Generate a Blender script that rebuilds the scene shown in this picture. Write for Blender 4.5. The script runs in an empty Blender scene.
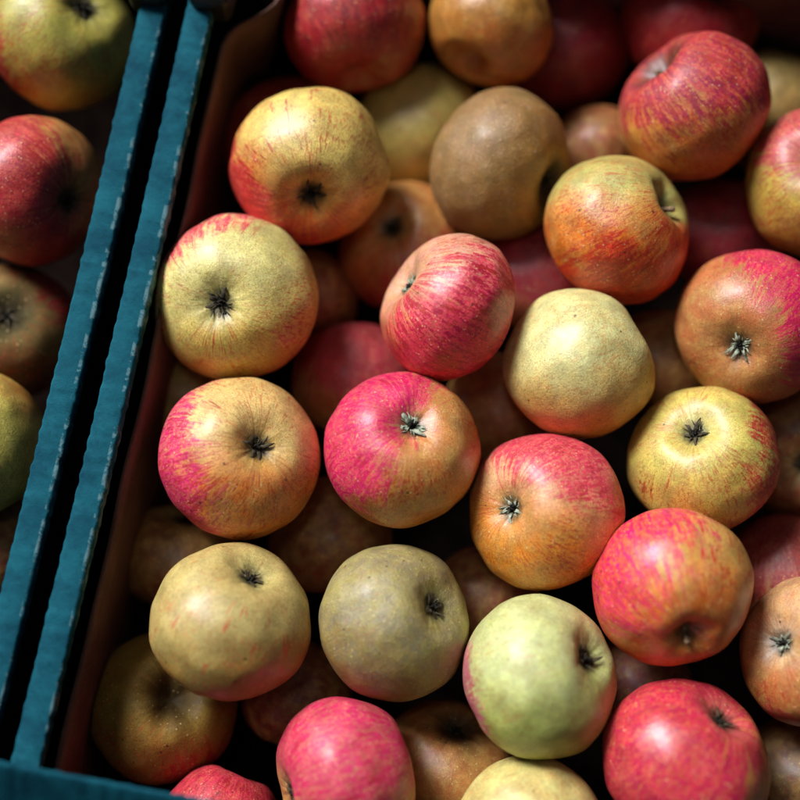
import bpy, bmesh, math, random
from mathutils import Vector, Matrix, Quaternion, noise
S = bpy.context.scene
COL = S.collection
R_ = math.radians

# ------------------------------------------------------------------ camera
D, TILT, F = 0.62, R_(12), 1381.0
cam = bpy.data.cameras.new('camera'); co = bpy.data.objects.new('camera', cam); COL.objects.link(co)
co.location = (0, -D*math.sin(TILT), D*math.cos(TILT)); co.rotation_euler = (TILT, 0, 0)
cam.sensor_width = 36; cam.lens = 36*F/800; cam.clip_start = 0.01; cam.clip_end = 50
cam.dof.use_dof = True; cam.dof.focus_distance = 0.592; cam.dof.aperture_fstop = 2.3
S.camera = co
CR = Matrix.Rotation(TILT, 3, 'X')
CL = co.location.copy()
def ray(u, v): return CR @ Vector(((u-400)/F, -(v-400)/F, -1))
def at_z(u, v, z):
    d = ray(u, v); k = (z-CL.z)/d.z
    return CL + d*k, k                       # point, depth

# ------------------------------------------------------------------ helpers
def lin(c):
    return tuple(((x/255)/12.92 if x/255 <= .04045 else ((x/255+.055)/1.055)**2.4) for x in c[:3]) + (1,)
def link_mesh(name, verts, faces, mat, parent=None, smooth=True):
    me = bpy.data.meshes.new(name); me.from_pydata([tuple(v) for v in verts], [], faces); me.update()
    o = bpy.data.objects.new(name, me); COL.objects.link(o)
    if smooth: me.polygons.foreach_set('use_smooth', [True]*len(me.polygons))
    if mat: me.materials.append(mat)
    if parent: o.parent = parent
    return o
class NT:
    def __init__(s, name):
        s.m = bpy.data.materials.new(name); s.m.use_nodes = True
        s.t = s.m.node_tree; s.n = s.t.nodes; s.b = s.n['Principled BSDF']
    def new(s, ty, **kw):
        n = s.n.new(ty)
        for k, v in kw.items(): setattr(n, k, v)
        return n
    def put(s, sock, v):
        if isinstance(v, bpy.types.NodeSocket): s.t.links.new(v, sock)
        else: sock.default_value = v
    def math(s, op, a, b=0.0, c=0.0, clamp=False):
        n = s.new('ShaderNodeMath', operation=op); n.use_clamp = clamp
        s.put(n.inputs[0], a); s.put(n.inputs[1], b); s.put(n.inputs[2], c); return n.outputs[0]
    def vmath(s, op, a, b=(0,0,0)):
        n = s.new('ShaderNodeVectorMath', operation=op); s.put(n.inputs[0], a)
        if op == 'SCALE': s.put(n.inputs['Scale'], b)
        elif op not in ('NORMALIZE', 'LENGTH'): s.put(n.inputs[1], b)
        return n.outputs['Value'] if op in ('DOT_PRODUCT', 'LENGTH') else n.outputs['Vector']
    def noise(s, vec, scale, detail=2.0, rough=.5, dist=0.0):
        n = s.new('ShaderNodeTexNoise'); s.put(n.inputs['Vector'], vec)
        n.inputs['Scale'].default_value = scale; n.inputs['Detail'].default_value = detail
        n.inputs['Roughness'].default_value = rough; n.inputs['Distortion'].default_value = dist
        return n.outputs['Fac']
    def smooth(s, x, lo, hi, a=0.0, b=1.0):
        n = s.new('ShaderNodeMapRange', interpolation_type='SMOOTHSTEP')
        s.put(n.inputs['Value'], x); s.put(n.inputs['From Min'], lo); s.put(n.inputs['From Max'], hi)
        s.put(n.inputs['To Min'], a); s.put(n.inputs['To Max'], b); return n.outputs[0]
    def mix(s, f, a, b, mode='MIX'):
        n = s.new('ShaderNodeMix', data_type='RGBA', blend_type=mode)
        s.put(n.inputs[0], f); s.put(n.inputs[6], a); s.put(n.inputs[7], b); return n.outputs[2]
    def bump(s, h, strength, dist, normal=None):
        n = s.new('ShaderNodeBump'); s.put(n.inputs['Height'], h)
        n.inputs['Strength'].default_value = strength; n.inputs['Distance'].default_value = dist
        if normal: s.put(n.inputs['Normal'], normal)
        return n.outputs[0]

# ------------------------------------------------------------------ apple skin
def skin(seed, p, toloc):
    g = NT('apple_skin')
    P = g.new('ShaderNodeTexCoord').outputs['Object']
    N = g.vmath('NORMALIZE', P)
    Ps = g.vmath('ADD', P, (seed*7.31 % 50, seed*3.17 % 50, seed*5.77 % 50))
    sep = g.new('ShaderNodeSeparateXYZ'); g.put(sep.inputs[0], P)
    ln = g.math('MAXIMUM', g.math('SQRT', g.math('ADD', g.math('MULTIPLY', sep.outputs[0], sep.outputs[0]),
                                  g.math('MULTIPLY', sep.outputs[1], sep.outputs[1]))), .02)
    def streakvec(zs, off):
        c = g.new('ShaderNodeCombineXYZ')
        g.put(c.inputs[0], g.math('ADD', g.math('DIVIDE', sep.outputs[0], ln), off+seed*1.3))
        g.put(c.inputs[1], g.math('DIVIDE', sep.outputs[1], ln))
        g.put(c.inputs[2], g.math('MULTIPLY', sep.outputs[2], zs)); return c.outputs[0]
    wob = g.noise(Ps, 2.6, 2)
    n1 = g.noise(Ps, 1.7, 3, .55)
    n2 = g.noise(Ps, 6.0, 4, .6)
    n3 = g.noise(Ps, 26.0, 4, .65)
    s1 = g.noise(streakvec(.20, 0), 8.0, 5, .62, .25)        # broad meridian streaks
    s2 = g.noise(streakvec(.24, 9), 17.0, 4, .62, .45)       # fine dashes
    s3 = g.noise(Ps, 15.0, 3, .6, .4)                      # break up
    s3b = g.noise(Ps, 24.0, 3, .65, .3)
    a, b = lin(p['a']), lin(p.get('b', p['a']))
    def mask(d, t, w, amp=.9):
        x = g.vmath('DOT_PRODUCT', N, tuple(toloc(d)))
        x = g.math('ADD', x, g.math('MULTIPLY', g.math('SUBTRACT', n1, .5), amp))
        x = g.math('ADD', x, g.math('MULTIPLY', g.math('SUBTRACT', n2, .5), amp*.5))
        return g.smooth(x, t-w, t+w)
    mb = mask(p.get('db', (0, -1, 0)), p.get('tb', .3), p.get('wb', .55))
    col = g.mix(mb, a, b)
    # uneven yellowing and green
    col = g.mix(g.smooth(g.noise(Ps, 2.9, 4, .6), .42, .66, 0, p.get('ol', .32)), col, lin(p.get('oc', (150, 134, 78))))
    col = g.mix(g.smooth(n2, .35, .75, 0, .55), col, lin(p.get('a2', (202, 162, 84))))
    # greyish russet netting
    ru = p.get('ru', .25)
    net = g.smooth(g.noise(Ps, 11.0, 6, .72, .5), .52, .68, 0, ru)
    col = g.mix(net, col, lin(p.get('rc', (128, 104, 62))))
    # general freckling
    col = g.mix(g.smooth(n3, .53, .66, 0, .36), col, lin((150, 82, 36)))
    # blush
    if 'r' in p:
        m = mask(p.get('dr', (-1, 0, .2)), p.get('tr', .2), p.get('wr', .5))
        st = p.get('st', 1.5)
        v = g.math('ADD', m, g.math('MULTIPLY', g.math('SUBTRACT', s1, .5), st))
        v = g.math('ADD', v, g.math('MULTIPLY', g.math('SUBTRACT', s3, .5), .6))
        v = g.math('ADD', v, g.math('MULTIPLY', g.math('SUBTRACT', s2, .5), 1.0))
        red = g.math('MULTIPLY', g.math('MULTIPLY', g.smooth(v, .34, .86), g.smooth(m, .0, .25)), g.smooth(s3b, .36, .56, .62, 1))
        dk = g.smooth(g.math('ADD', g.math('MULTIPLY', s2, .70), g.math('MULTIPLY', s3b, .30)), .485, .555)
        r1, r2 = lin((p['r'][0], p['r'][1]*.62, p['r'][2]*1.05)), lin(p.get('r2', (150, 12, 40)))
        col = g.mix(g.math('MULTIPLY', red, p.get('ra', .9)), col, r1)
        col = g.mix(g.math('MULTIPLY', g.math('MULTIPLY', dk, g.smooth(m, .1, .9)), p.get('dk', .7)), col, r2)
    # loose dashes of red over the ground colour
    so = p.get('so', .35)
    axd = g.vmath('DOT_PRODUCT', N, (0, 0, 1))
    da = g.math('MULTIPLY', g.smooth(s2, .555, .64), g.math('MULTIPLY', g.smooth(wob, .40, .56), g.smooth(axd, .70, .92, 1, .12)))
    col = g.mix(g.math('MULTIPLY', da, so), col, lin(p.get('sc', (178, 50, 30))))
    s4 = g.noise(streakvec(.55, 21), 30.0, 4, .65, .3)
    reg = g.math('ADD', g.math('MULTIPLY', mb, .35), g.math('MULTIPLY', g.smooth(n1, .38, .62), .65))
    col = g.mix(g.math('MULTIPLY', g.math('MULTIPLY', g.smooth(s4, .505, .585), reg), p.get('sd', .85 if 'r' in p else .5)), col, lin(p.get('sdc', (182, 58, 34))))
    s5 = g.noise(Ps, 38.0, 3, .6)
    col = g.mix(g.smooth(s5, .62, .70, 0, .45), col, lin((120, 60, 34)))
    # corky zone round the eye / stalk, with hollow shading painted darker at its bottom
    ax = g.vmath('DOT_PRODUCT', N, (0, 0, 1))
    x = g.math('ADD', ax, g.math('MULTIPLY', g.math('SUBTRACT', s1, .5), .35))
    col = g.mix(g.smooth(x, p.get('cz', .90), 1.02, 0, p.get('ca', .75)), col, lin(p.get('cc', (142, 132, 84))))
    ex = g.math('ADD', ax, g.math('MULTIPLY', g.math('SUBTRACT', n3, .5), .035))
    col = g.mix(g.smooth(ex, p.get('ez', .955), .992, 0, p.get('ed', .8)), col, lin((52, 44, 26)))
    # lenticels (pale dots) and a few dark specks
    vo = g.new('ShaderNodeTexVoronoi'); g.put(vo.inputs['Vector'], Ps); vo.inputs['Scale'].default_value = p.get('ds', 13)
    dots = g.math('MULTIPLY', g.smooth(vo.outputs['Distance'], .10, .20, 1, 0), g.smooth(n2, .4, .6, p.get('dt', .15), p.get('dt', .15)+.45))
    col = g.mix(dots, col, lin((224, 196, 140)))
    v2 = g.new('ShaderNodeTexVoronoi'); g.put(v2.inputs['Vector'], Ps); v2.inputs['Scale'].default_value = 5.5
    sp = g.math('MULTIPLY', g.smooth(v2.outputs['Distance'], .07, .13, 1, 0), g.smooth(n1, .50, .58, 0, .8))
    col = g.mix(sp, col, lin((70, 40, 24)))
    # fine tonal grain of the skin
    f = g.smooth(g.noise(Ps, 60.0, 3, .75), .3, .7, .76, 1.22)
    gr = g.new('ShaderNodeVectorMath', operation='SCALE'); g.put(gr.inputs[0], col); g.put(gr.inputs['Scale'], g.math('MULTIPLY', f, g.smooth(g.noise(Ps, 4.2, 4, .6), .32, .68, .86, 1.12)))
    g.put(g.b.inputs['Base Color'], gr.outputs[0])
    ro = p.get('ro', .36)+.04
    g.put(g.b.inputs['Roughness'], g.smooth(g.math('ADD', n2, g.math('MULTIPLY', net, .6)), .3, .9, ro, ro+.22))
    g.b.inputs['Specular IOR Level'].default_value = p.get('sp', .55)
    g.b.inputs['Coat Weight'].default_value = p.get('coat', .06)+.22; g.b.inputs['Coat Roughness'].default_value = .33
    h = g.math('ADD', g.math('MULTIPLY', g.noise(Ps, 34.0, 4, .65), 1.0), g.math('MULTIPLY', n2, 1.4))
    g.put(g.b.inputs['Normal'], g.bump(h, .42, p.get('bd', .0006)))
    return g.m

def simple(name, c1, c2, scale, rough=.8, bump=.4, bd=.0005, spec=.3):
    g = NT(name); P = g.new('ShaderNodeTexCoord').outputs['Object']
    n = g.noise(P, scale, 5, .65)
    g.put(g.b.inputs['Base Color'], g.mix(g.smooth(n, .3, .7), lin(c1), lin(c2)))
    g.b.inputs['Roughness'].default_value = rough; g.b.inputs['Specular IOR Level'].default_value = spec
    g.put(g.b.inputs['Normal'], g.bump(n, bump, bd)); return g.m
M_DARK = simple('dried_sepal', (26, 24, 19), (88, 78, 56), 9)
M_GREY = simple('silvery_sepal', (48, 52, 42), (182, 190, 164), 8)
M_EYE = simple('eye_core', (14, 12, 10), (34, 28, 18), 12)
M_STEM = simple('stalk_bark', (78, 58, 36), (168, 138, 104), 9)

# ------------------------------------------------------------------ apple meshes
NU, NV = 112, 72
def cavity(kind):            # depth, width
    return (.21, .31) if kind == 'c' else (.40, .31)
def body_point(ct, st, cp, sp_, end_, seed, lumps, h, rng5, cav=None, far=1.0):
    d = Vector((st*cp, st*sp_, ct))
    k = 1 + 0.050*(noise.noise(d*1.1 + Vector((seed*3.1, 0, 0)))) + .022*noise.noise(d*3.0 + Vector((0, seed*2.7, 0)))
    ph = math.atan2(sp_, cp)
    k += .008*math.cos(5*ph + rng5)*max(0, ct)**1.0*st*2
    for (ld, am, w) in lumps:
        q = (d-ld).length_squared
        k += am*math.exp(-q/(w*w))
    rho = st**.97 if st > 0 else 0
    z = h*abs(ct)*(1 if ct > 0 else -1)
    x, y = rho*cp, rho*sp_
    if ct < 0:                                        # taper towards the far end
        x *= 1 - .05*ct*ct; y *= 1 - .05*ct*ct
    x *= k; y *= k; z *= k
    r = math.hypot(x, y)
    lob = 1 + .09*math.cos(5*ph + rng5)
    if ct > 0:
        dp, w = cav or cavity(end_)
        z -= dp*math.exp(-(r/(w*lob))**2) + .035*math.exp(-(r/.5)**2)
        if end_ == 'c': z += .012*math.cos(5*ph+rng5)*math.exp(-((r-.38)/.13)**2) + .008*noise.noise(Vector((math.cos(ph)*4, math.sin(ph)*4, seed)))*math.exp(-((r-.24)/.14)**2)
    else:
        dp, w = cavity('s' if end_ == 'c' else 'c')
        z += far*dp*math.exp(-(r/w)**2)
    return Vector((x, y, z))
def apple_mesh(end_, seed, lumps, h, cav=None, far=1.0):
    rng5 = seed*1.7
    V, Fc = [], []
    V.append(body_point(1, 0, 1, 0, end_, seed, lumps, h, rng5, cav, far))
    for i in range(1, NV):
        # denser rings near the poles for the cavities
        t = i/NV; th = math.pi*(t - .05*math.sin(4*math.pi*t)/2)
        for j in range(NU):
            ph = 2*math.pi*j/NU
            V.append(body_point(math.cos(th), math.sin(th), math.cos(ph), math.sin(ph), end_, seed, lumps, h, rng5, cav, far))
    V.append(body_point(-1, 0, 1, 0, end_, seed, lumps, h, rng5, cav, far))
    last = len(V)-1
    for j in range(NU):
        k = (j+1) % NU
        Fc.append((0, 1+j, 1+k)); b = 1+(NV-2)*NU
        Fc.append((last, b+k, b+j))
        for i in range(NV-2):
            a = 1+i*NU
            Fc.append((a+j, a+NU+j, a+NU+k, a+k))
    return V, Fc
def tube(V, Fc, pts, rads, n=8, flat=1.0, side=None):
    base = len(V)
    for i, p in enumerate(pts):
        t = (pts[min(i+1, len(pts)-1)] - pts[max(i-1, 0)]).normalized()
        s = (side or Vector((0.3, 1, 0.1))); s = (s - t*s.dot(t)).normalized(); u = t.cross(s)
        for j in range(n):
            a = 2*math.pi*j/n
            V.append(p + s*math.cos(a)*rads[i] + u*math.sin(a)*rads[i]*flat)
    for i in range(len(pts)-1):
        for j in range(n):
            k = (j+1) % n
            Fc.append((base+i*n+j, base+i*n+k, base+(i+1)*n+k, base+(i+1)*n+j))
    Fc.append(tuple(base+j for j in range(n))[::-1]); e = base+(len(pts)-1)*n
    Fc.append(tuple(e+j for j in range(n)))
def make_calyx(parent, z0, seed, mat, op, size):
    rnd = random.Random(seed)
    V, Fc = [], []
    for i in range(5):
        a = 2*math.pi*i/5 + rnd.uniform(-.25, .25); o = op*rnd.uniform(.2, 1.5)
        rd = Vector((math.cos(a), math.sin(a), 0)); sd = Vector((-math.sin(a), math.cos(a), 0))
        L = size*rnd.uniform(.65, 1.35); pts, rr = [], []; tw = rnd.uniform(-.9, .9)
        for k in range(8):
            t = k/7; ang = R_(72)*(1-t)*(1.15-o*.5) - R_(38)*t*o
            if k == 0: p = rd*.045
            else: p = pts[-1] + (rd*math.cos(ang) + Vector((0, 0, 1))*math.sin(ang) + sd*tw*t)*L/7
            pts.append(p + sd*rnd.uniform(-.008, .008) + Vector((0, 0, rnd.uniform(-.007, .007)))); rr.append(size*(.19*(1-t)**.8 + .02)*rnd.uniform(.75, 1.2)*(1 if k else .7))
        tube(V, Fc, [p+Vector((0, 0, z0)) for p in pts], rr, 8, .30, sd)
    for i in range(16):                               # withered hairs between the sepals
        a = rnd.uniform(0, 6.28); r = rnd.uniform(.03, .10); l = size*rnd.uniform(.3, .8); b = rnd.uniform(-.6, .9)
        p0 = Vector((r*math.cos(a), r*math.sin(a), z0)); p2_ = p0 + Vector((math.cos(a+b)*l*.8, math.sin(a+b)*l*.8, l*rnd.uniform(.2, .8)))
        tube(V, Fc, [p0, (p0+p2_)/2 + Vector((0, 0, l*.15)), p2_], [.011, .008, .003], 5)
    o1 = link_mesh('calyx', V, Fc, mat, parent)
    V, Fc = [], []
    for i in range(9):
        a = rnd.uniform(0, 6.28); r = rnd.uniform(.0, .045)
        p0 = Vector((r*math.cos(a), r*math.sin(a), z0-.02)); p1 = p0*1.0 + Vector((rnd.uniform(-.03, .03), rnd.uniform(-.03, .03), size*rnd.uniform(.35, .7)))
        tube(V, Fc, [p0, (p0+p1)/2, p1], [.012, .010, .013], 6)
    # low dark cup at the bottom of the eye
    n = 20; b = len(V); V.append(Vector((0, 0, z0+.008)))
    for j in range(n):
        a = 2*math.pi*j/n; r = .085*(1+.15*math.cos(5*a)); V.append(Vector((r*math.cos(a), r*math.sin(a), z0+.012)))
    for j in range(n): Fc.append((b, b+1+j, b+1+(j+1) % n))
    link_mesh('stamens', V, Fc, M_EYE, o1)
def make_stalk(parent, z0, seed, L, lean):
    rnd = random.Random(seed); V, Fc = [], []
    d = Vector((lean[0], lean[1], 1)).normalized(); pts, rr = [], []
    for k in range(9):
        t = k/8; pts.append(Vector((0, 0, z0-.03)) + d*L*t + Vector((.04*math.sin(t*2.5), .03*t*t, 0))); rr.append(.030 + .012*(t > .8)*t + .010*(1-t) - (.012 if k == 8 else 0))
    tube(V, Fc, pts, rr, 10)
    link_mesh('stalk', V, Fc, M_STEM, parent)

# ------------------------------------------------------------------ apple table
# colours seen on the fruit (sRGB of the skin itself)
YEL=(206,184,84); GRN=(176,178,92); PALE=(208,206,136); ORG=(206,112,34); TAN=(188,138,70); OLV=(134,126,70)
PNK=(222,52,84); RED=(200,30,32); MAG=(214,18,92); CRI=(168,10,44)
A = []   # every apple: label, x, y, r, z, end, feature, skin, options
def ap(label, x, y, r, z, end_, feat, p, layer=0, crate='right', **o): A.append(dict(label=label, x=x, y=y, r=r, z=z, end=end_, feat=feat, p=p, layer=layer, crate=crate, **o))
# --- top layer of the big crate, from the back to the front
ap('dark crimson apple with an orange speckled side, in the back row near the left corner', 354, 25, 71, -.012, 's', (340,-60), dict(a=(190,60,30), b=CRI, r=(170,10,40), r2=(110,5,30), dr=(-.6,.3,.4), tr=-.35, wr=.4, so=.6, ro=.42, ru=.1), yaw=1)
ap('ochre orange russet apple in the back row, right of the dark crimson one', 491, 27, 63, -.010, 'c', (530,-40), dict(a=(176,120,50), b=(188,96,36), a2=(200,150,60), ru=.45, so=.5, sc=(150,60,20), ro=.3), yaw=2)
ap('purple capped red and orange streaked apple leaning against a dark red one', 692, 108, 77, .004, 's', (648,64), dict(a=(204,140,58), b=(208,112,40), db=(.3,-1,.2), r=(196,40,58), r2=(150,12,62), dr=(-.1,.9,.3), tr=-.05, wr=.6, st=1.8, dk=.9, ro=.42, so=.9, cc=(70,64,40), cz=.80, ez=.86), stalk=.25)
ap('yellow apple with pink round its hollow, cut by the right edge', 822, 182, 76, .0, 'c', (806,170), dict(a=(206,186,84), b=(200,160,60), r=(206,70,80), r2=(170,40,60), dr=(-.1,1,.5), tr=.45, wr=.4, cc=(200,130,110), cz=.8, so=.3))
ap('brown russet apple with dull matt skin and its dark hollow on the right', 500, 165, 75, -.008, 'c', (545,184), dict(a=(140,104,58), b=(160,112,38), a2=(134,106,60), db=(.7,-.5,.3), ru=.8, rc=(166,134,96), oc=(128,112,56), bd=.0011, dt=.25, ds=19, sd=.15, so=.15, ro=.46, sc=(150,70,50), cc=(60,46,24), ez=.88), dark=1)
ap('golden yellow apple with orange rim and two short red dashes above its eye', 310, 167, 79, .004, 'c', (314,201), dict(a=(224,198,104), b=(226,104,32), db=(-.5,-.9,-.35), tb=.05, wb=.5, r=(212,70,60), r2=(176,30,40), dr=(-.85,-.5,-.3), tr=.45, wr=.4, so=.9, cc=(196,150,60)), dark=1)
ap('apple green above and fiery orange red below, with its stalk hollow at upper right', 618, 230, 77, .006, 's', (664,206), dict(a=(186,180,100), b=(224,112,24), db=(-.15,-1,.1), tb=-.05, wb=.4, r=(212,62,26), r2=(168,24,24), dr=(.15,-1,.05), tr=.22, wr=.45, st=1.8, so=.55, cc=(140,140,84), ro=.3), stalk=.30, cav=(.30,.24))
ap('rounded pink apple covered in fine crimson streaks, tipped so its eye faces left', 449, 308, 76, .010, 'c', (398,281), dict(a=(224,160,136), b=(214,60,30), db=(0,-1,0), tb=.05, wb=.5, r=(220,58,76), r2=(176,8,60), dr=(.45,-.6,.2), tr=-.28, wr=.6, st=2.2, dk=1.0, so=.9, cc=(150,120,60), cz=.93, ro=.34), h=.84, grey=1)
ap('pale green yellow apple with a black star eye, by the brown crate side', 237, 298, 83, .004, 'c', (227,307), dict(a=(220,208,132), b=(208,176,80), a2=(190,176,80), db=(.2,-1,0), tb=.2, r=(222,104,100), r2=(196,40,66), dr=(-.6,.9,-.3), tr=.50, wr=.45, so=.4, st=1.8, cc=(150,150,84), cz=.95, rc=(150,130,90)), dark=1, cs=1.4)
ap('lopsided pale cream green apple with a lumpy shoulder and no eye showing', 577, 366, 76, .008, 's', (640,330), dict(a=(210,206,140), b=(210,160,70), db=(.2,-1,-.1), tb=.15, wb=.5, a2=(206,184,104), so=.4, sd=.5, sdc=(196,120,60), ru=.3, sc=(190,110,60), ca=.1, ro=.4, rc=(170,150,80)), hide=1, h=.92, lump=[((.60,.80,.1),.05,.38),((.87,.48,.15),-.05,.22),((-.5,.85,.1),.03,.4),((.95,.0,0),.05,.5),((-.75,-.3,.2),.05,.6)])
ap('crimson and magenta apple with tan face and silvery eye, at the right edge', 753, 328, 78, .004, 'c', (728,348), dict(a=(190,112,66), b=(170,112,60), db=(0,-1,0), r=(212,40,74), r2=(196,6,84), dr=(.8,.4,.0), tr=.02, wr=.5, dk=.9, st=1.2, cc=(160,110,70), cz=.93, so=.3, ro=.33), grey=1)
ap('peach and yellow apple with magenta spotted left cheek, beside the brown crate side', 241, 457, 81, .006, 'c', (263,445), dict(a=(224,192,118), b=(222,124,44), db=(-.2,-1,0), tb=.0, wb=.45, r=(220,60,98), r2=(206,20,96), dr=(-1,-.1,-.05), tr=.36, wr=.48, st=1.5, dk=.9, so=.85, cc=(180,140,60)), dark=1)
ap('hot pink apple with tan right half and a large open silvery eye', 402, 449, 78, .010, 'c', (412,424), dict(a=(200,132,72), b=(196,120,44), db=(.2,-1,0), r=(222,50,92), r2=(206,8,92), dr=(-.85,.55,.05), tr=.06, wr=.55, dk=.9, st=1.0, so=.55, cc=(170,140,80), cz=.95, ro=.30), grey=1, cs=1.55)
ap('orange apple with crimson crown and pinkish face, its eye left of centre', 545, 511, 79, .008, 'c', (508,505), dict(a=(220,160,116), b=(220,134,34), db=(-.2,-1,.1), tb=.0, wb=.45, r=(214,54,76), r2=(184,20,70), dr=(.35,.9,-.05), tr=.22, wr=.6, st=1.0, dk=.6, so=.45, cc=(190,150,90), cz=.94), grey=1)
ap('yellow green apple with red right cheek and a round beady eye', 703, 460, 75, .002, 'c', (685,432), dict(a=(204,190,92), b=(206,132,44), db=(.3,-1,-.1), tb=.3, r=(200,64,40), r2=(170,34,40), dr=(.95,-.1,-.15), tr=.36, wr=.45, st=1.6, so=.7, cc=(190,190,110), cz=.93), dark=1)
ap('magenta and orange apple with radiating red streaks round a short stalk', 673, 588, 81, .012, 's', (679,628), dict(a=(218,164,80), b=(222,112,36), db=(0,-1,.2), tb=-.1, wb=.4, r=(230,64,66), r2=(214,8,104), dr=(-.75,.6,.1), tr=.30, wr=.6, st=2.0, dk=.95, so=1.0, sc=(206,50,30), cc=(170,150,80), cz=.93, ro=.28, coat=.12, ed=.7, ez=.965), stalk=.24, cav=(.24,.24))
ap('beige yellow apple with faint red scratches and a dark upright sepal', 231, 622, 82, .010, 'c', (254,574), dict(a=(196,176,108), b=(160,124,52), db=(.1,-1,0), tb=.15, a2=(172,152,80), so=1.0, sc=(190,90,50), ru=.25, cc=(176,170,100)), dark=1, cs=1.1)
ap('grey green russet apple with warty skin and a big dark eye', 394, 621, 79, .004, 'c', (433,601), dict(a=(158,146,96), b=(132,98,52), db=(-.2,-1,-.1), tb=.2, a2=(160,150,62), ru=.75, rc=(122,112,92), ol=.7, oc=(118,110,88), bd=.0012, dt=.25, ds=17, sd=.12, so=.2, sc=(150,80,50), cc=(120,116,64), ro=.38, r=(160,80,50), r2=(120,50,40), dr=(-.2,-1,-.4), tr=.75, wr=.2), dark=1, cs=1.4)
ap('smooth pale lime green apple with its dark eye towards the right', 540, 676, 82, .012, 'c', (582,653), dict(a=(200,206,142), b=(164,174,84), db=(.1,-1,.1), tb=.1, wb=.5, a2=(190,196,104), ru=.2, so=.2, sd=.15, r=(190,120,110), r2=(180,90,80), dr=(-1,-.25,-.35), tr=.66, wr=.25, cc=(150,160,80)), dark=1, cs=1.3)
ap('glossy crimson apple with a white highlight, right of the pale lime green one', 685, 760, 85, .010, 'c', (716,714), dict(a=(200,130,60), b=(190,80,44), r=(200,18,66), r2=(176,4,72), dr=(-.5,.6,.3), tr=-.30, wr=.6, st=1.5, dk=.7, so=.4, cc=(190,100,90), cz=.9, ro=.24, coat=.25, ru=.1), dark=1)
ap('brownish pink apple with a small pale eye, cut by the right edge', 814, 652, 75, .004, 'c', (773,637), dict(a=(200,152,110), b=(180,108,54), db=(-.2,-1,0), tb=.15, so=.3, r=(200,90,60), r2=(170,60,50), dr=(.1,-1,0), tr=.6, wr=.3, cc=(206,180,150), cz=.9, ro=.33), grey=1)
ap('pink apple mottled with magenta spots, its hollow on the left, at the bottom edge', 346, 776, 79, .006, 'c', (279,792), dict(a=(206,150,92), b=(196,120,66), r=(206,66,86), r2=(208,18,92), dr=(.1,.7,.4), tr=.0, wr=.6, st=1.2, dk=.9, so=.6, cc=(120,80,60), ro=.34), dark=1)
ap('pale yellow green apple of which only the top shows at the bottom edge', 530, 828, 73, .004, 'c', (520,880), dict(a=(208,200,124), b=(206,190,100), so=.15, ru=.15), hide=1)
# --- lower layer, seen in the gaps
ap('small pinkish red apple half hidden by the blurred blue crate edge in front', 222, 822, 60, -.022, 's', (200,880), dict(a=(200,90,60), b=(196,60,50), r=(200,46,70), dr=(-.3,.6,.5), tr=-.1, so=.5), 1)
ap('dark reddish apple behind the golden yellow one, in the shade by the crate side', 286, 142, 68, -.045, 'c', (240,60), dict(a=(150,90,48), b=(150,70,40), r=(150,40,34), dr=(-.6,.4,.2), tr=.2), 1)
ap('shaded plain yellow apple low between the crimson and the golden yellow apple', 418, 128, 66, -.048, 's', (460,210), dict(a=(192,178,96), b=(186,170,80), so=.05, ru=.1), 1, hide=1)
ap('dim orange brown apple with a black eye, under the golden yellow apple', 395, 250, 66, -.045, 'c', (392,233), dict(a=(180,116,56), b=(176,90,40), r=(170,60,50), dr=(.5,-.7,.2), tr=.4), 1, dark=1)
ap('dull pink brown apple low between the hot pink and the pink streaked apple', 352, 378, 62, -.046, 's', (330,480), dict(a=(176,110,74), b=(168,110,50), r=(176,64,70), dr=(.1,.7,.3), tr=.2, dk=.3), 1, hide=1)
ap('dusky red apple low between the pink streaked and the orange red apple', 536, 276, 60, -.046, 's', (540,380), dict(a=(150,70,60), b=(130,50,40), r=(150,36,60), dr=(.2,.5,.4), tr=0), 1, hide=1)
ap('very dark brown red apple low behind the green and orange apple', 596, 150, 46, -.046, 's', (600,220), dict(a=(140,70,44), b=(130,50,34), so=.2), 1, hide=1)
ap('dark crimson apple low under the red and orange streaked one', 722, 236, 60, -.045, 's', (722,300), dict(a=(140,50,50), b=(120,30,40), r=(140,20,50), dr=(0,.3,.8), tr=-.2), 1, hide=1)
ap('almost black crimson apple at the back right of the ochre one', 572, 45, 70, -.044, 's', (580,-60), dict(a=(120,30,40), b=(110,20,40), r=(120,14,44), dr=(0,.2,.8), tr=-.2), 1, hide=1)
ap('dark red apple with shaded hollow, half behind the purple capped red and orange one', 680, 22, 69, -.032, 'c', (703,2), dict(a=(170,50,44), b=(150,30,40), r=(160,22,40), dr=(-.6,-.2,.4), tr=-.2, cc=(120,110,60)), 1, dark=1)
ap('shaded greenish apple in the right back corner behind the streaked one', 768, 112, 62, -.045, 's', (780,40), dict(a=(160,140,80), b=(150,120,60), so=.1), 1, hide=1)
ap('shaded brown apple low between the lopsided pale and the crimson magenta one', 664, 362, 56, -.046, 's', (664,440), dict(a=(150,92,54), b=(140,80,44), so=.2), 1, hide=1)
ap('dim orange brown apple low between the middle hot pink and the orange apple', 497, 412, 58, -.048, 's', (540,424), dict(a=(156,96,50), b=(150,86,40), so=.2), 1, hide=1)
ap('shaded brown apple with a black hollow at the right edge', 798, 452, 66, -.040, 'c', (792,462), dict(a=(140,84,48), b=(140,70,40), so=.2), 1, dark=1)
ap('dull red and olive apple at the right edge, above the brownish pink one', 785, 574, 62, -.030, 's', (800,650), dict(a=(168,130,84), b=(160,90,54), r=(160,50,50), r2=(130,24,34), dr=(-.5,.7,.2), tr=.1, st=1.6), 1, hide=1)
ap('shaded brown apple by the crate side, between the peach and the beige yellow apple', 178, 558, 60, -.044, 'c', (186,516), dict(a=(130,86,48), b=(130,60,40), so=.2), 1, dark=1)
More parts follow.
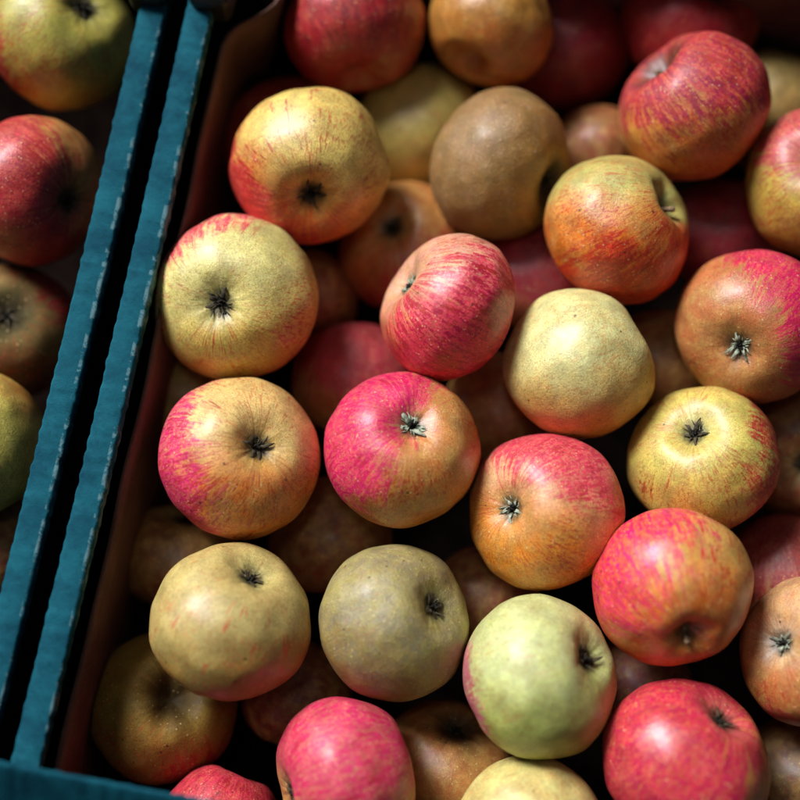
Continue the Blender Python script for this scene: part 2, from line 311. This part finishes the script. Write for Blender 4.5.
ap('large shaded ochre brown apple with a deep hollow in the lower left corner', 163, 708, 74, -.036, 's', (184,684), dict(a=(146,116,50), b=(140,90,44), a2=(144,116,46), r=(130,70,40), dr=(.6,-.8,.1), tr=.85, dt=.0, sd=.3, cc=(90,64,34), cz=.74, so=.3, ez=.80, coat=-.22, sp=.12), 1, bare=1)  # skin colour darkened to stand in for the shade it lies in
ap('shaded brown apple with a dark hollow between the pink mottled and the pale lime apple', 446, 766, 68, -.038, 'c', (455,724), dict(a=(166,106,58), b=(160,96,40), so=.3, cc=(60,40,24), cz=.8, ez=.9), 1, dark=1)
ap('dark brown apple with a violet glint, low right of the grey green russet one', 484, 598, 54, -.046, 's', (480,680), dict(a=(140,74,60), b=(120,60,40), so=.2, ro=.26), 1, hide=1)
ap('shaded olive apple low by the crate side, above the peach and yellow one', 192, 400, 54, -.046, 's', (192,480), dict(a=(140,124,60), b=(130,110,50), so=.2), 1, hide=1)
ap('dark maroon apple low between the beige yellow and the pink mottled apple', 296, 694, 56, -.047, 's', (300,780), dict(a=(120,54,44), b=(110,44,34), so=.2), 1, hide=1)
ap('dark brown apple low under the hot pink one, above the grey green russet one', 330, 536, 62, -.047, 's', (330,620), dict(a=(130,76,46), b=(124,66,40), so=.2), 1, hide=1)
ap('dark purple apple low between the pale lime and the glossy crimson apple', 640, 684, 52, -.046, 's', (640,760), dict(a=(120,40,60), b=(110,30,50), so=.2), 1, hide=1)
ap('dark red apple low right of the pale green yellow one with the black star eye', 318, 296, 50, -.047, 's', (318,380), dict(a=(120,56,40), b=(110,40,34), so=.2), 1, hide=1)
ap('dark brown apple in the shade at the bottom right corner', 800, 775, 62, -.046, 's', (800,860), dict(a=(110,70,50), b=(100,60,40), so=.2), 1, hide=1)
# --- left crate
ap('yellow green apple with a dark eye, the topmost in the left crate', 62, 35, 75, .0, 'c', (93,19), dict(a=(186,178,78), b=(190,150,60), db=(-.5,-.8,0), tb=.55, a2=(180,166,70), r=(186,70,50), r2=(160,50,40), dr=(-1,-.1,-.1), tr=.6, wr=.35, st=1.6, so=.4, cc=(120,116,70)), 0, 'left', dark=1)
ap('rosy red apple with orange shoulder and shadowed eye, second in the left crate', 32, 190, 75, .0, 'c', (76,205), dict(a=(196,126,66), b=(186,60,46), db=(0,-1,0), tb=.1, r=(196,50,56), r2=(150,16,44), dr=(-.5,-.2,.4), tr=-.2, wr=.6, st=1.7, so=.7, cc=(90,70,44), ro=.36), 0, 'left', dark=1)
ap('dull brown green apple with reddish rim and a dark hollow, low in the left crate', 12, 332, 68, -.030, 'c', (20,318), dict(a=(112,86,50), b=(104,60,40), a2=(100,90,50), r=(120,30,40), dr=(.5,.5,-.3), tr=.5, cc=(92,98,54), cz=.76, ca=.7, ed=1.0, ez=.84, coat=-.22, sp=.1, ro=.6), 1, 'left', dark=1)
ap('yellow green apple with an orange edge, lowest bright one in the left crate', -30, 441, 76, .0, 's', (-60,470), dict(a=(216,204,100), b=(196,130,56), db=(.8,.6,-.3), tb=.7, a2=(180,176,76), so=.2, ol=.2), 0, 'left', hide=1)
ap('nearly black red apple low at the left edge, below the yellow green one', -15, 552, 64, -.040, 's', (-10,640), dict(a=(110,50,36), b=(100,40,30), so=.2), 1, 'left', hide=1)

# ---- settle the fruit: keep each one on its line of sight, shift it in height until it touches but does not enter its neighbours
FLOOR = -.088
for i, a in enumerate(A):
    a['p3'], a['k'] = at_z(a['x'], a['y'], a['z']); a['R'] = a['r']*a['k']/F*1.0
def reproj(a, dz):
    a['z'] = max(a['z']+dz, FLOOR + a['R']*.86)
    a['p3'], a['k'] = at_z(a['x'], a['y'], a['z']); a['R'] = a['r']*a['k']/F
for it in range(160):
    for i in range(len(A)):
        for j in range(i+1, len(A)):
            a, b = A[i], A[j]
            d = (a['p3']-b['p3']); L = d.length; need = (a['R']+b['R'])*.93
            if L < need:
                ov = (need-L)*.35; s = 1 if a['z'] >= b['z'] else -1
                if a['layer'] == b['layer']:
                    if a['layer'] == 0: reproj(a, s*ov*.5); reproj(b, -s*ov*.5)
                    else:                                   # hidden fruit may also move sideways
                        pu = d.normalized()*ov*.5*F/a['k']
                        a['x'] += pu.x*.5; a['y'] -= pu.y*.5; b['x'] -= pu.x*.5; b['y'] += pu.y*.5; reproj(a, s*ov*.2); reproj(b, -s*ov*.2)
                else:
                    hi, lo = (a, b) if a['layer'] == 0 else (b, a)
                    reproj(hi, ov*.25); reproj(lo, -ov*.8)
for a in A:
    if a['layer'] == 0 and a['z'] > .025: print('HIGH', a['label'][:40], round(a['z'], 3))
for i in range(len(A)):
    for j in range(i+1, len(A)):
        a, b = A[i], A[j]; L = (a['p3']-b['p3']).length; n = (a['R']+b['R'])*.93
        if L < n-.004: print('OVERLAP', a['label'][:28], '|', b['label'][:28], round((n-L)*1000, 1))

for i, a in enumerate(A):
    end_ = a['end']; R = a['R']; h = a.get('h', .96 if a.get('hide') else .91)
    fx, fy = a['feat']
    ox, oy = (fx-a['x'])/a['r'], -(fy-a['y'])/a['r']
    # (features of settled fruit keep the offset they have in the table)
    q = math.hypot(ox, oy); s = min(.95, q/(.72 if end_ == 'c' else .82))
    if a.get('hide'): s = .97 if q else 0
    if q > 1e-6: ax = Vector((ox/q*s, oy/q*s, math.sqrt(1-s*s)*(-1 if q > 1.05 or a.get('hide') else 1)))
    else: ax = Vector((0, 0, 1))
    W = CR
    wax = W @ ax
    rot = wax.to_track_quat('Z', 'Y') @ Quaternion((0, 0, 1), i*2.4)
    inv = rot.inverted()
    toloc = lambda d, inv=inv: (inv @ (W @ Vector(d))).normalized()
    lumps = [(toloc(d), am, w) for d, am, w in a.get('lump', [])]
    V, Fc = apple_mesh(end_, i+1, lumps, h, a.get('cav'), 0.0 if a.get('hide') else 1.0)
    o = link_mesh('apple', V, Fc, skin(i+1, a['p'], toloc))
    o.location = a['p3']; o.rotation_mode = 'QUATERNION'; o.rotation_quaternion = rot; o.scale = (R, R, R)
    o['label'] = a['label']; o['category'] = 'apple'
    o['group'] = 'apples in the large crate' if a['crate'] == 'right' else 'apples in the left crate'
    if not a.get('hide') and not a.get('bare') and ax.z > 0:
        z0 = V[0].z
        if end_ == 'c': make_calyx(o, z0, i, M_GREY if a.get('grey') else M_DARK, .9 if a.get('cs', 1) > 1.2 else .5, .15*a.get('cs', 1.05))
        else: make_stalk(o, z0, i, a.get('stalk', .3), (.3*math.sin(i), .3*math.cos(i)))

# ------------------------------------------------------------------ crates
def rim_mat(nm='blue_crate_board', edge=.55):
    g = NT(nm); P = g.new('ShaderNodeTexCoord').outputs['Object']
    sep = g.new('ShaderNodeSeparateXYZ'); g.put(sep.inputs[0], P)
    n = g.noise(P, 60, 4, .6); n2 = g.noise(P, 420, 4, .7); n3 = g.noise(P, 1500, 2, .6)
    c = g.mix(g.smooth(n, .3, .7), lin((10, 64, 80)), lin((20, 88, 102)))
    c = g.mix(g.smooth(n2, .45, .75, 0, .5), c, lin((10, 54, 68)))
    st = g.new('ShaderNodeVectorMath', operation='MULTIPLY'); g.put(st.inputs[0], P); st.inputs[1].default_value = (160, 420, 160)
    ns = g.noise(st.outputs[0], 1.0, 3, .6)
    c = g.mix(g.smooth(ns, .5, .75, 0, .25), c, lin((34, 112, 126)))
    # chipped pale fibre along the inner edge
    e = g.smooth(sep.outputs[0], .0050, .0056)
    ch = g.noise(P, 230, 3, .7)
    c = g.mix(g.math('MULTIPLY', e, g.smooth(g.math('ADD', ch, g.math('MULTIPLY', g.math('SUBTRACT', n, .5), .9)), .50, .64, 0, edge)), c, lin((118, 150, 154)))
    g.put(g.b.inputs['Base Color'], c); g.b.inputs['Roughness'].default_value = .8; g.b.inputs['Specular IOR Level'].default_value = .10
    hh = g.math('ADD', n2, g.math('ADD', g.math('MULTIPLY', n3, .5), g.math('MULTIPLY', ns, .35)))
    g.put(g.b.inputs['Normal'], g.bump(hh, .6, .0005)); return g.m
M_RIM = rim_mat(); M_RIM2 = rim_mat('plain_blue_board', 0.0)
M_WALL = simple('dark_blue_wall', (10, 20, 24), (18, 30, 36), 90, .8)
M_BASE = simple('shade_black_base', (12, 8, 7), (26, 18, 15), 60, 1.0, spec=0.0)  # near-black colour stands in for deep shade between the fruit
M_POST = simple('black_plastic', (10, 11, 12), (20, 22, 24), 200, .5, .3, .0004, .5)
def card():
    g = NT('brown_liner'); P = g.new('ShaderNodeTexCoord').outputs['Object']
    n = g.noise(P, 35, 5, .6); n2 = g.noise(P, 600, 3, .7)
    c = g.mix(g.smooth(n, .3, .7), lin((88, 64, 56)), lin((116, 86, 74)))
    c = g.mix(g.smooth(n2, .4, .7, 0, .35), c, lin((78, 44, 34)))
    g.put(g.b.inputs['Base Color'], c); g.b.inputs['Roughness'].default_value = .9; g.b.inputs['Specular IOR Level'].default_value = .1
    g.put(g.b.inputs['Normal'], g.bump(g.math('ADD', n2, g.math('MULTIPLY', n, 2)), .5, .0008)); return g.m
M_CARD = card()
M_TABLE = simple('dark_table', (22, 16, 14), (40, 30, 26), 12, .8)

RIMZ = .030
p1, _ = at_z(190, 40, RIMZ); p2, _ = at_z(25, 760, RIMZ)
EY = (p1-p2).normalized(); EX = Vector((EY.y, -EY.x, 0)); ANG = math.atan2(EX.y, EX.x)
def loc_of(u, v, z, o):            # crate coordinates of a point seen at (u, v)
    q = at_z(u, v, z)[0] - o; return q.dot(EX), q.dot(EY)
def rim(parent, p, q, seed, width=.012, bow=0.0, zc=RIMZ, h=.007, amp=.00022, mat=None, tilt=0.0):
    """rim board from p to q (crate xy); local y runs along it"""
    p, q = Vector(p), Vector(q); L = (q-p).length; n = max(8, int(L/.0011))
    V, Fc = [], []; rnd = random.Random(seed)
    prof = [(-1, -1), (-1, .7), (-.93, .93), (-.8, 1), (0, 1.02), (.8, 1), (.93, .93), (1, .7), (1, -1)]
    for i in range(n+1):
        y = L*i/n
        sc = abs(math.sin(math.pi*(y/.0072 + .8*noise.noise(Vector((y*30, seed, 0))))))
        sc2 = abs(math.sin(math.pi*(y/.0072 + .4 + .8*noise.noise(Vector((y*30, seed+9, 0))))))
        amp_ = amp; sc *= .5+1.0*abs(noise.noise(Vector((y*55, seed, 12))))*1.6; sc2 *= .5+1.6*abs(noise.noise(Vector((y*55, seed, 15))))
        wl = amp*(sc-.6)*1.6 + .0004*noise.noise(Vector((y*260, seed, 3))); wr = amp*(sc2-.6)*1.6 + .0005*noise.noise(Vector((y*260, seed, 7)))
        b = bow*math.sin(math.pi*y/L)
        dz = .0003*noise.noise(Vector((y*200, seed, 5))) - .00022*(1-sc)
        for (x, z) in prof:
            xx = x*width/2 + (wl*x if x < 0 else wr*x) + b
            V.append(Vector((xx, y, z*h/2 + (dz if z > 0 else 0) + (xx-width/2)*tilt)))
    m = len(prof)
    for i in range(n):
        for j in range(m-1): Fc.append((i*m+j, i*m+j+1, (i+1)*m+j+1, (i+1)*m+j))
        Fc.append((i*m+m-1, i*m, (i+1)*m, (i+1)*m+m-1))
    Fc.append(tuple(range(m))[::-1]); Fc.append(tuple(n*m+j for j in range(m)))
    Fc = [f[::-1] for f in Fc]
    o = link_mesh('rim', V, Fc, mat or M_RIM, parent)
    d = q-p; o.location = (p.x, p.y, zc - h/2); o.rotation_euler = (0, 0, math.atan2(d.y, d.x) - math.pi/2)
    return o
def box(name, parent, x0, x1, y0, y1, z0, z1, mat, bev=0):
    bm = bmesh.new(); bmesh.ops.create_cube(bm, size=1)
    for v in bm.verts: v.co = Vector(((x0+x1)/2+v.co.x*(x1-x0), (y0+y1)/2+v.co.y*(y1-y0), (z0+z1)/2+v.co.z*(z1-z0)))
    if bev: bmesh.ops.bevel(bm, geom=bm.edges[:], offset=bev, segments=3, profile=.6, affect='EDGES')
    me = bpy.data.meshes.new(name); bm.to_mesh(me); bm.free(); me.materials.append(mat)
    o = bpy.data.objects.new(name, me); COL.objects.link(o); o.parent = parent; return o
def wall(parent, p, q, bow, z0, z1, t, mat, name='wall', lean=None, off=0.0):
    """a sheet standing from z0 to z1 along p-q; lean(y, L) = extra sideways shift of the top"""
    p, q = Vector(p), Vector(q); L = (q-p).length; n = max(6, int(L/.004)); V, Fc = [], []; K = 10
    for i in range(n+1):
        y = L*i/n; b = bow*math.sin(math.pi*y/L) + off
        row = []
        for s in (1, -1):
            for k in range(K+1):
                f = k/K if s == 1 else 1-k/K
                ln = lean(y, L, f) if lean else 0
                top = (lean.edge(y) if lean and hasattr(lean, 'edge') else 0)
                V.append(Vector((b + ln + s*t/2, y, z0 + (z1+top-z0)*f)))
    m = 2*(K+1)
    for i in range(n):
        for j in range(m):
            k = (j+1) % m; Fc.append((i*m+j, i*m+k, (i+1)*m+k, (i+1)*m+j))
    Fc.append(tuple(range(m))[::-1]); Fc.append(tuple(n*m+j for j in range(m))); Fc = [f[::-1] for f in Fc]
    o = link_mesh(name, V, Fc, mat, parent, smooth=False); d = q-p
    o.location = (p.x, p.y, 0); o.rotation_euler = (0, 0, math.atan2(d.y, d.x)-math.pi/2); return o
def crate(label, org, corners, bows, sd, liner=True, zr=RIMZ, flo=FLOOR, width=.012):
    r = bpy.data.objects.new('crate', None); COL.objects.link(r)
    r.location = (org.x, org.y, 0); r.rotation_euler = (0, 0, ANG); r['label'] = label; r['category'] = 'crate'
    (xa, xb), (ya, yb) = corners
    w = width/2
    # left, right run full length; front and back butt between them
    segs = [((xa, yb), (xa, ya), bows[0]), ((xb, ya), (xb, yb), bows[1]), ((xa+w+.0006, ya), (xb-w-.0006, ya), 0), ((xb-w-.0006, yb), (xa+w+.0006, yb), 0)]
    for k, (p, q, bw) in enumerate(segs):
        rim(r, *((q, p, sd+k, width, -bw) if k == 0 else (p, q, sd+k, width, bw)), zr)
        wall(r, p, q, bw, flo-.004, zr-.0072, .004, M_WALL)
    box('base', r, xa-.0015, xb+.0015, ya-.0015, yb+.0015, flo-.004, flo, M_BASE)
    return r
# large crate: origin on the centre line of its left rim
O = Vector((p2.x, p2.y, 0))
yback = loc_of(680, -62, RIMZ, O)[1]; yfront = loc_of(0, 775, .0, O)[1] - .012; xr = loc_of(1000, 300, RIMZ, O)[0]
BOW = .0016
big = crate('blue crate lined with brown card and filled with mixed apples', O, ((0, xr), (yfront, yback)), (-BOW, 0), 1)
# brown liner inside, pushed inwards in places
def leanf(kink):
    def f(y, L, t):
        w = .0012*noise.noise(Vector((y*25, 1.3, t*2)))
        return (w + .0035*t*(1-t))*1.0 + (kink(y, L, t) if kink else 0)
    f.edge = lambda y: .0012*noise.noise(Vector((y*22, 4.4, 0)))
    return f
ykn = loc_of(235, 30, .02, O)[1]
def kink(y, L, t):                       # the card buckles into the crate near the back corner
    yy = yfront + .0 + y
    g = 1/(1+math.exp(-(yy-(ykn+.004))/.0045))
    return (-.026 if False else .024)*g*(.25+.75*t)
W1 = wall(big, (.0, yfront+.004), (.0, yback-.004), 0, FLOOR+.0005, RIMZ-.011, .0016, M_CARD, 'liner', lean=leanf(kink), off=.0105)
W1.data.polygons.foreach_set('use_smooth', [True]*len(W1.data.polygons))
for v in W1.data.vertices: v.co.x += BOW*math.sin(math.pi*v.co.y/(yback-yfront))
wall(big, (xr-.009, yback-.008), (xr-.009, yfront+.008), 0, FLOOR+.0005, RIMZ-.011, .0016, M_CARD, 'liner', lean=leanf(None))
wall(big, (.036, yback-.007), (xr-.012, yback-.007), 0, FLOOR+.0005, RIMZ-.011, .0016, M_CARD, 'liner')
wall(big, (xr-.012, yfront+.008), (.014, yfront+.008), 0, FLOOR+.0005, RIMZ-.011, .0016, M_CARD, 'liner')
# black stacking post on the rim at the back
px, py = loc_of(212, -13, RIMZ+.008, O)
def post(parent, x, y):
    o = box('stacking_post', parent, x-.0105, x+.0085, y-.008, y+.018, RIMZ-.012, RIMZ+.009, M_POST, .0055)
post(big, px, py)
# left crate
sx = -(loc_of(145.5, 250, RIMZ, O)[0] - loc_of(96.5, 250, RIMZ, O)[0])
lc = crate('blue crate of apples on the left, only its right hand side in view', O, ((sx-.36, sx), (yfront, yback)), (0, BOW), 21, liner=False)
post(lc, sx-.001, py-.002)
# higher crate in front, out of focus
zf = .062
q0 = at_z(0, 762, zf)[0]-O; yf = (q0).dot(EY)
fo = bpy.data.objects.new('crate', None); COL.objects.link(fo); fo.location = (O.x, O.y, 0); fo.rotation_euler = (0, 0, ANG)
fo['label'] = 'taller blue crate in front, its blurred edge crossing the lower left corner'; fo['category'] = 'crate'
W = .040
x0, x1 = -.20, .30; y1 = yf-W/2; y0 = y1-.30
for (p, q) in (((x1, y1), (x0, y1)), ((x0, y0), (x1, y0))): rim(fo, p, q, 50, W, .0, zf, .006, .0003, M_RIM2, .95)
for (p, q) in (((x0, y1-W/2-.001), (x0, y0+W/2+.001)), ((x1, y1-W/2-.001), (x1, y0+W/2+.001))): rim(fo, p, q, 53, .012, .0, zf, .006)
for (p, q) in (((x0, y1), (x1, y1)), ((x0, y0), (x1, y0)), ((x0, y0+.003), (x0, y1-.003)), ((x1, y0+.003), (x1, y1-.003))):
    wall(fo, p, q, 0, FLOOR-.004, zf-.0062 - (W/2*.95 if p[1] == q[1] else 0), .004, M_WALL)
box('base', fo, x0+.003, x1-.003, y0+.003, y1-.003, FLOOR-.004, FLOOR, M_WALL)

# the table everything stands on
tb = box('table', None, -1.2, 1.2, -1.2, 1.2, FLOOR-.045, FLOOR-.005, M_TABLE, .004); tb['kind'] = 'structure'

# ------------------------------------------------------------------ light
def lamp(name, kind, loc, target, energy, col, **kw):
    l = bpy.data.lights.new(name, kind); l.energy = energy; l.color = col
    for k, v in kw.items(): setattr(l, k, v)
    o = bpy.data.objects.new(name, l); COL.objects.link(o); o.location = loc
    o.rotation_euler = (Vector(target)-Vector(loc)).to_track_quat('-Z', 'Y').to_euler(); return o
lamp('key_light', 'SPOT', (-.64, .66, .84), (-.014, -.058, 0), 440, (.96, .97, 1), spot_size=R_(30), spot_blend=1.0, shadow_soft_size=.44)
lamp('overhead_fill', 'SPOT', (-.10, .10, 1.3), (.02, -.03, 0), 4, (.93, .97, 1), spot_size=R_(28), spot_blend=1.0, shadow_soft_size=.10)  # weak fill added from above, its source unseen
w = bpy.data.worlds.new('World'); S.world = w; w.use_nodes = True
w.node_tree.nodes['Background'].inputs[0].default_value = (.55, .75, 1, 1)
w.node_tree.nodes['Background'].inputs[1].default_value = .03
S.view_settings.view_transform = 'Standard'; S.view_settings.look = 'None'; S.view_settings.exposure = 0; S.view_settings.gamma = 1
